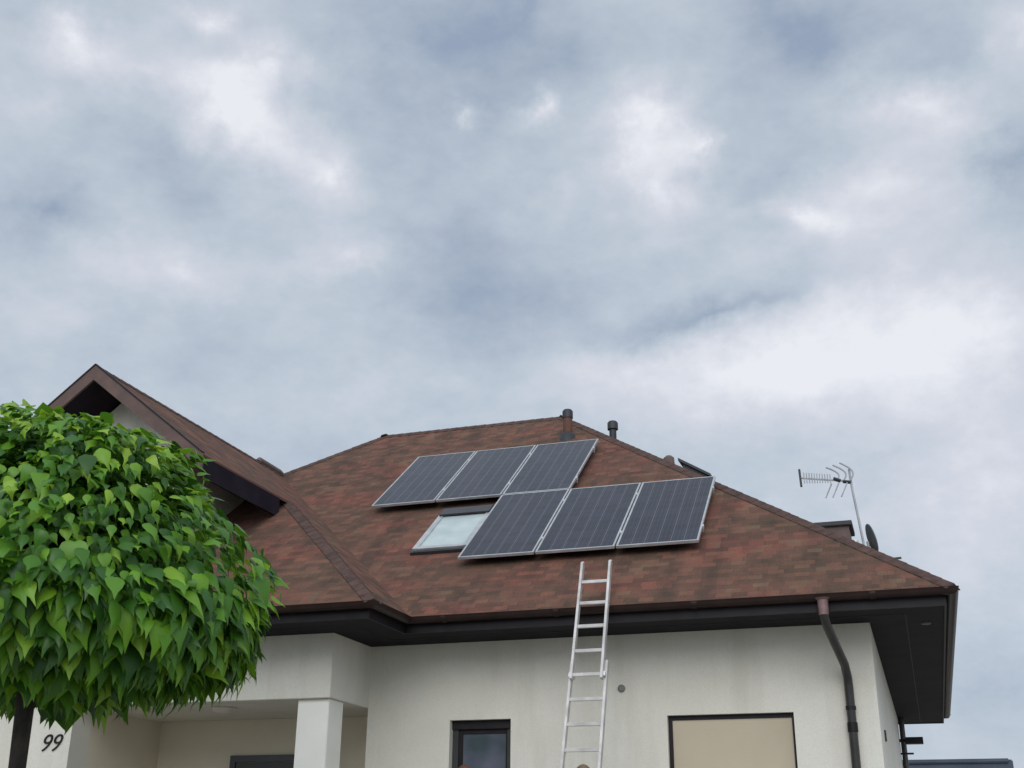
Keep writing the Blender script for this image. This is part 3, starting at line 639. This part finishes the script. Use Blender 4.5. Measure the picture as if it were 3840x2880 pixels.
# ------------------------------------------------------------------ antenna and dish
an = empty('tv_antenna', (-.62, 17.3, rz(-.62)))
tag(an, 'grey television antenna with looped reflectors on a thin mast beside the chimney', 'antenna')
ax, ay = -.60, 17.1
m_ = MB(); m_.tube([(-.50, ay, 3.2), (-.52, ay, 4.2), (-.60, ay, 5.02), (-.62, ay, 5.34)], .017, 8); local(m_.build('mast', M['ant'], an, True), an)
m_ = MB(); m_.tube([(-.60, ay-.02, 5.15), (-.78, ay-.05, 5.17), (-1.30, ay-.2, 5.21)], .014, 6); local(m_.build('boom', M['ant'], an, True), an)
m_ = MB(); m_.tube([(-.62, ay-.03, 5.135), (-.72, ay-.05, 5.15)], .026, 8); m_.tube([(-.75, ay-.05, 5.16), (-.85, ay-.07, 5.20)], .028, 8); local(m_.build('junction_box', M['vent'], an), an)
for k, (bx, w) in enumerate(((-.66, .22), (-.76, .20), (-.86, .18))):
    m_ = MB()
    pts = []
    for i in range(9):
        a = i/8; pts.append((bx+.05-.13*a+.10*math.sin(a*PI), ay-.05, 5.16+w*1.25*a))
    m_.tube(pts, .0125, 6); local(m_.build('reflector_loop', M['ant'], an, True), an)
for bx in (-.66, -.78, -.88):
    m_ = MB(); m_.tube([(bx, ay-.05, 5.13), (bx-.10, ay-.06, 4.92)], .0115, 6); local(m_.build('reflector_rod', M['ant'], an, True), an)
m_ = MB(); m_.bar((-1.30, ay-.20, 5.08), (-1.31, ay-.20, 5.34), .05, .03, (1, 0, 0)); local(m_.build('director_plate', M['vent'], an), an)
for i in range(11):
    bx = -1.25+i*.036
    m_ = MB(); m_.tube([(bx, ay-.19+i*.01, 5.13), (bx, ay-.19+i*.01, 5.29-.003*i)], .008, 5); local(m_.build('director', M['ant'], an), an)
ds = empty('satellite_dish', (-.42, 16.5, rz(-.42)))
tag(ds, 'small dark satellite dish seen edge-on behind the roof hip', 'satellite dish')
m_ = MB(); n = 20; vs = []; fs = []
dm = Matrix.Translation((-.43, 16.5, 4.13)) @ Matrix.Rotation(math.radians(104), 4, 'Z') @ Matrix.Rotation(math.radians(75), 4, 'X')
for lay in (0, .012):
    for j in range(5):
        rr = .20*(j+.001)/4
        for i in range(n): vs.append(dm @ Vector((rr*math.cos(2*PI*i/n), rr*1.05*math.sin(2*PI*i/n), rr*rr*.9+lay)))
for s in range(2):
    o_ = s*5*n
    for j in range(4):
        for i in range(n): fs.append((o_+j*n+i, o_+j*n+(i+1) % n, o_+(j+1)*n+(i+1) % n, o_+(j+1)*n+i))
for i in range(n): fs.append((4*n+i, 4*n+(i+1) % n, 9*n+(i+1) % n, 9*n+i))
m_.add(vs, fs); local(m_.build('reflector', M['dish'], ds, True), ds)
m_ = MB(); m_.tube([(-.43, 16.5, rz(-.43)-.05), (-.43, 16.5, 3.9), (-.45, 16.5, 4.1)], .02, 8); local(m_.build('mounting_pole', M['ant'], ds, True), ds)
m_ = MB(); m_.tube([(-.45, 16.5, 3.95), (-.62, 16.42, 4.02), (-.66, 16.40, 4.08)], [.012, .012, .012], 6); m_.tube([(-.64, 16.41, 4.02), (-.60, 16.42, 4.11)], .04, 10); local(m_.build('receiver_arm', M['white'], ds, True), ds)

# ------------------------------------------------------------------ tree
TX, TY = -6.85, 8.0
tz = gz(TX, TY)
tree = empty('catalpa_tree', (TX, TY, tz))
tag(tree, 'round-headed tree with large heart-shaped green leaves in front of the porch', 'tree')
m_ = MB()
m_.tube([(TX+.02, TY, tz-.1), (TX+.01, TY, tz+.3), (TX, TY, 0), (TX+.03, TY, .6), (TX+.01, TY, 1.1), (TX, TY, 1.5)], [.10, .075, .068, .066, .072, .10], 14)
local(m_.build('trunk', M['bark'], tree, True), tree)
m_ = MB(); rb = random.Random(3)
for i in range(16):
    a = i*2.399; e = .25+.9*rb.random(); L = rb.uniform(1.0, 1.5)
    pts = []; 
    for s in range(6):
        q = s/5; rr = L*q*math.cos(e*(1-.3*q)); zz = L*q*math.sin(e)*(1-.25*q)
        pts.append((TX+rr*math.cos(a+.3*q), TY+rr*math.sin(a+.3*q), 1.42+zz+.0))
    m_.tube(pts, [.035-.027*s/5 for s in range(6)], 7)
local(m_.build('branches', M['bark'], tree, True), tree)
# leaves
lv, lf = [], []; lv2, lf2 = [], []
OUT = [(.20, -.12), (.42, .0), (.50, .20), (.38, .48), (.14, .80)]
def leaf(pos, nrm, tip, L, droop, fold, lv, lf):
    y = (tip - nrm*tip.dot(nrm)).normalized(); x = y.cross(nrm)
    W = L*rl.uniform(.72, .92); o = len(lv)
    def P(a, b):
        z = -droop*L*b*b - (-fold)*abs(a)*L*.55 + .02*L*math.sin(9*b)*(abs(a) > .1)
        return pos + x*(a*W) + y*(b*L) + nrm*z
    mid = [(0, -.02), (0, .24), (0, .55), (0, .84), (0, 1.12)]
    for a, b in mid: lv.append(P(a, b))
    for s in (1, -1):
        for a, b in OUT: lv.append(P(a*s, b))
    for s in (0, 1):
        q = o+5+s*5
        fs = [(o, q, q+1), (o, q+1, q+2, o+1), (o+1, q+2, q+3, o+2), (o+2, q+3, q+4, o+3), (o+3, q+4, o+4)]
        if s: fs = [f[::-1] for f in fs]
        lf.extend(fs)
R0, ZW, HU, HDN = 1.84, 1.93, 1.62, .71
rl = random.Random(11)
PROF = [(0, 1), (.15, 1), (.27, .965), (.36, .91), (.46, .81), (.56, .75), (.75, .68), (.85, .54), (.94, .33), (1, 0)]
def prof_r(v):
    if v <= 0: return math.sqrt(max(0, 1-abs(v)**3))
    for (a, ra), (b, rb_) in zip(PROF, PROF[1:]):
        if v <= b: return ra+(rb_-ra)*(v-a)/(b-a)
    return 0
def surf(th, v, k, lump):
    rr = R0*prof_r(v)*k*lump; return Vector((TX+rr*math.cos(th), TY+rr*math.sin(th), ZW+(HU if v > 0 else HDN)*v*k*(.6+.4*lump)))
NL = 15500
for i in range(NL):
    th = rl.uniform(0, 2*PI); v = rl.uniform(-1, 1) if rl.random() < .8 else rl.uniform(-1, .1)
    if rl.random() < .20: v = 1-.24*rl.random()**1.3
    kk = 1-.36*rl.random()**1.5
    if i % 4 == 0: kk = rl.uniform(.4, .78)
    q = Vector((math.cos(th)*2.1, math.sin(th)*2.1, v*2.3))
    lump = 1+.11*noise.noise(q)+.05*noise.noise(q*2.7)
    p = surf(th, v, kk, lump)
    out = Vector((math.cos(th), math.sin(th), 0)); vv = max(v, 0)
    n = (out*math.sqrt(max(.02, 1-v*v)) + Vector((0, 0, 1.0+vv*1.3 if v > -.3 else .35))).normalized()
    n = (n + Vector((rl.gauss(0, .34), rl.gauss(0, .34), rl.gauss(0, .28)))).normalized()
    tip = (Vector((0, 0, -1))*(.85-.30*vv) + out*(.80+.5*vv) + Vector((rl.gauss(0, .25), rl.gauss(0, .25), rl.gauss(0, .12)))).normalized()
    if v < -.55: tip = (Vector((0, 0, -1)) + out*.25 + Vector((rl.gauss(0, .2), rl.gauss(0, .2), 0))).normalized()
    L = rl.choice((.085, .105, .125, .155))*rl.uniform(.85, 1.15)*(1.0 if v > .1 else 1.3)
    if v < -.6: L *= rl.uniform(.9, 1.2)
    leaf(p, n, tip, L, rl.uniform(.05, .75), rl.uniform(-1.0, .05), *((lv2, lf2) if (kk > .93 and v > .1 and rl.random() < .12+.38*v) else (lv, lf)))
for nm_, a_, b_, mt in (('foliage', lv, lf, M['leaf']), ('young_leaves', lv2, lf2, M['young'])):
    me = bpy.data.meshes.new(nm_); me.from_pydata([tuple(v) for v in a_], [], b_); me.materials.append(mt)
    for pp in me.polygons: pp.use_smooth = True
    fo_ = bpy.data.objects.new(nm_, me); C.objects.link(fo_); fo_.parent = tree; local(fo_, tree)

# ------------------------------------------------------------------ people below the ladder (only their hair reaches the picture)
def skin_obj(name, verts, edges, radii, mat, parent, sub=2):
    me = bpy.data.meshes.new(name); me.from_pydata(verts, edges, []); me.materials.append(mat)
    o = bpy.data.objects.new(name, me); C.objects.link(o); o.parent = parent
    md = o.modifiers.new('skin', 'SKIN'); md.use_smooth_shade = True
    for i, r in enumerate(radii):
        sv = me.skin_vertices[0].data[i]; sv.radius = r if isinstance(r, tuple) else (r, r); sv.use_root = (i == 0)
    s = o.modifiers.new('sub', 'SUBSURF'); s.levels = sub; s.render_levels = sub
    return o
def person(loc, face, h, hair, shirt, label):
    root = empty('person', loc); root.rotation_euler = (0, 0, face); tag(root, label, 'person')
    k = h/1.75
    V, E, R = [], [], []
    def ad(p, r, par=None):
        V.append(tuple(c*k for c in p)); R.append(tuple(c*k for c in r) if isinstance(r, tuple) else r*k)
        if par is not None: E.append((par, len(V)-1))
        return len(V)-1
    pel = ad((0, 0, .95), (.15, .11)); wa = ad((0, .01, 1.10), (.135, .10), pel); chst = ad((0, 0, 1.30), (.165, .11), wa); sh = ad((0, .01, 1.43), (.10, .08), chst); nk = ad((0, -.01, 1.52), .052, sh); hb = ad((0, -.03, 1.58), .06, nk); hm = ad((0, -.035, 1.66), (.072, .088), hb); ht = ad((0, -.02, 1.70), (.06, .075), hm)
    hands = []
    for s in (-1, 1):
        a = ad((s*.18, .01, 1.41), .055, sh); b = ad((s*.23, -.02, 1.14), .042, a); c = ad((s*.22, -.20, .98), .034, b); d = ad((s*.20, -.29, .98), (.03, .018), c); e = ad((s*.19, -.35, .98), (.036, .014), d)
        hands.append((s, V[e]))
        t = ad((s*.10, 0, .88), .085, pel); kn = ad((s*.11, -.01, .50), .056, t); an_ = ad((s*.11, .02, .09), .038, kn)
    skin_obj('body', V, E, R, M['skin'], root)
    for s, hv in hands:
        for j in range(5):
            fv = [hv]; L_f = (.045, .07, .078, .072, .055)[j]; x = (j-2)*.017 if j else -s*.04
            b0 = Vector(hv)+Vector((x, -.01, 0)); 
            if j == 0: pts = [b0+Vector((0, .05, 0)), b0+Vector((-s*.012, .02, -.01)), b0+Vector((-s*.01, -.01, -.025))]
            else: pts = [b0, b0+Vector((0, -L_f*.5, -.006)), b0+Vector((0, -L_f*.8, -.03)), b0+Vector((0, -L_f*.85, -.055))]
            skin_obj('finger', [tuple(q) for q in pts], [(q, q+1) for q in range(len(pts)-1)], [.0095, .009, .0085, .008][:len(pts)], M['skin'], root, 1)
    sv = [(0, 0, .93), (0, .01, 1.10), (0, 0, 1.30), (0, .01, 1.45), (-.19, .01, 1.42), (-.235, -.01, 1.18), (.19, .01, 1.42), (.235, -.01, 1.18)]
    skin_obj('shirt', [tuple(c*k for c in q) for q in sv], [(0, 1), (1, 2), (2, 3), (3, 4), (4, 5), (3, 6), (6, 7)], [(.175*k, .13*k), (.15*k, .115*k), (.18*k, .125*k), (.09*k, .085*k), .07*k, .056*k, .07*k, .056*k], shirt, root)
    tv = [(0, 0, .98), (-.10, 0, .86), (-.11, -.01, .5), (-.11, .02, .10), (.10, 0, .86), (.11, -.01, .5), (.11, .02, .10)]
    skin_obj('trousers', [tuple(c*k for c in q) for q in tv], [(0, 1), (1, 2), (2, 3), (0, 4), (4, 5), (5, 6)], [(.17*k, .125*k), .10*k, .072*k, .062*k, .10*k, .072*k, .062*k], M['trousers'], root)
    for s in (-1, 1):
        skin_obj('shoe', [(s*.11*k, .05*k, .045), (s*.11*k, -.06*k, .045), (s*.115*k, -.17*k, .035)], [(0, 1), (1, 2)], [(.042, .045), (.045, .045), (.043, .033)], M['shoe'], root, 1)
    # hair: a cap of short tufts over the skull
    hm_ = MB(); cx, cy, cz = 0, -.022*k, 1.665*k; rr = random.Random(int(h*100))
    nu, nv = 22, 12; vs = []; fs = []
    for j in range(nv+1):
        ph = (j/nv)*1.75
        for i in range(nu):
            th = 2*PI*i/nu; front = -math.sin(th)
            p2 = ph*(1-.28*max(0, front)); bump_ = 1+.035*rr.random()
            vs.append(((cx+.088*k*math.sin(p2)*math.cos(th)*bump_), cy+.108*k*math.sin(p2)*math.sin(th)*bump_, cz+.105*k*math.cos(p2)*bump_))
    for j in range(nv):
        for i in range(nu): fs.append((j*nu+i, j*nu+(i+1) % nu, (j+1)*nu+(i+1) % nu, (j+1)*nu+i))
    hm_.add(vs, fs); hm_.build('hair', hair, root, True)
    nz_ = MB(); nz_.tube([(0, -.118*k, 1.66*k), (0, -.135*k, 1.635*k), (0, -.12*k, 1.625*k)], [.008, .015, .012], 8); nz_.build('nose', M['skin'], root, True)
    for s in (-1, 1):
        ey = MB(); ey.tube([(s*.032*k, -.108*k, 1.665*k), (s*.032*k, -.120*k, 1.665*k)], [.013, .008], 10); ey.build('eye', M['eye'], root, True)
        er = MB(); er.tube([(s*.078*k, -.02*k, 1.625*k), (s*.092*k, -.015*k, 1.65*k), (s*.085*k, -.02*k, 1.68*k)], [.01, .016, .01], 8); er.build('ear', M['skin'], root, True)
    mo = MB(); mo.tube([(-.022*k, -.112*k, 1.60*k), (0, -.118*k, 1.598*k), (.022*k, -.112*k, 1.60*k)], .006, 6); mo.build('mouth', M['hair_red'], root, True)
person((-4.72, 12.4, gz(-4.72, 12.4)), PI*.1, 1.787, M['hair_red'], M['shirt'], 'person with auburn hair standing below the narrow window, only the crown showing')
person((-3.17, 11.55, gz(-3.17, 11.55)), PI+.2, 1.712, M['hair_brown'], M['shirt2'], 'person with light brown hair at the foot of the ladder, only the crown showing')

# ------------------------------------------------------------------ neighbouring house
nh = empty('neighbour_house', (1, 41, GZ)); tag(nh, 'low neighbouring house with a slate-blue roof edge and beige wall at lower right', 'house')
m_ = MB(); m_.box(-6, 2.42, 40.0, 46.0, 2.52, 2.97); m_.box(-6, 2.32, 39.9, 40.0, 2.88, 3.0)
local(m_.build('roof', M['nroof'], nh, bevel=.03), nh)
m_ = MB(); m_.box(-6, 2.2, 40.6, 45.6, GZ, 2.52); local(m_.build('wall', M['nwall'], nh), nh)
m_ = MB(); m_.box(.36, .52, 40.1, 40.26, GZ, 2.52); local(m_.build('porch_post', M['white'], nh), nh)
m_ = MB(); m_.box(.62, 2.05, 40.50, 40.6, 1.0, 2.45); local(m_.build('window', M['glass'], nh), nh)
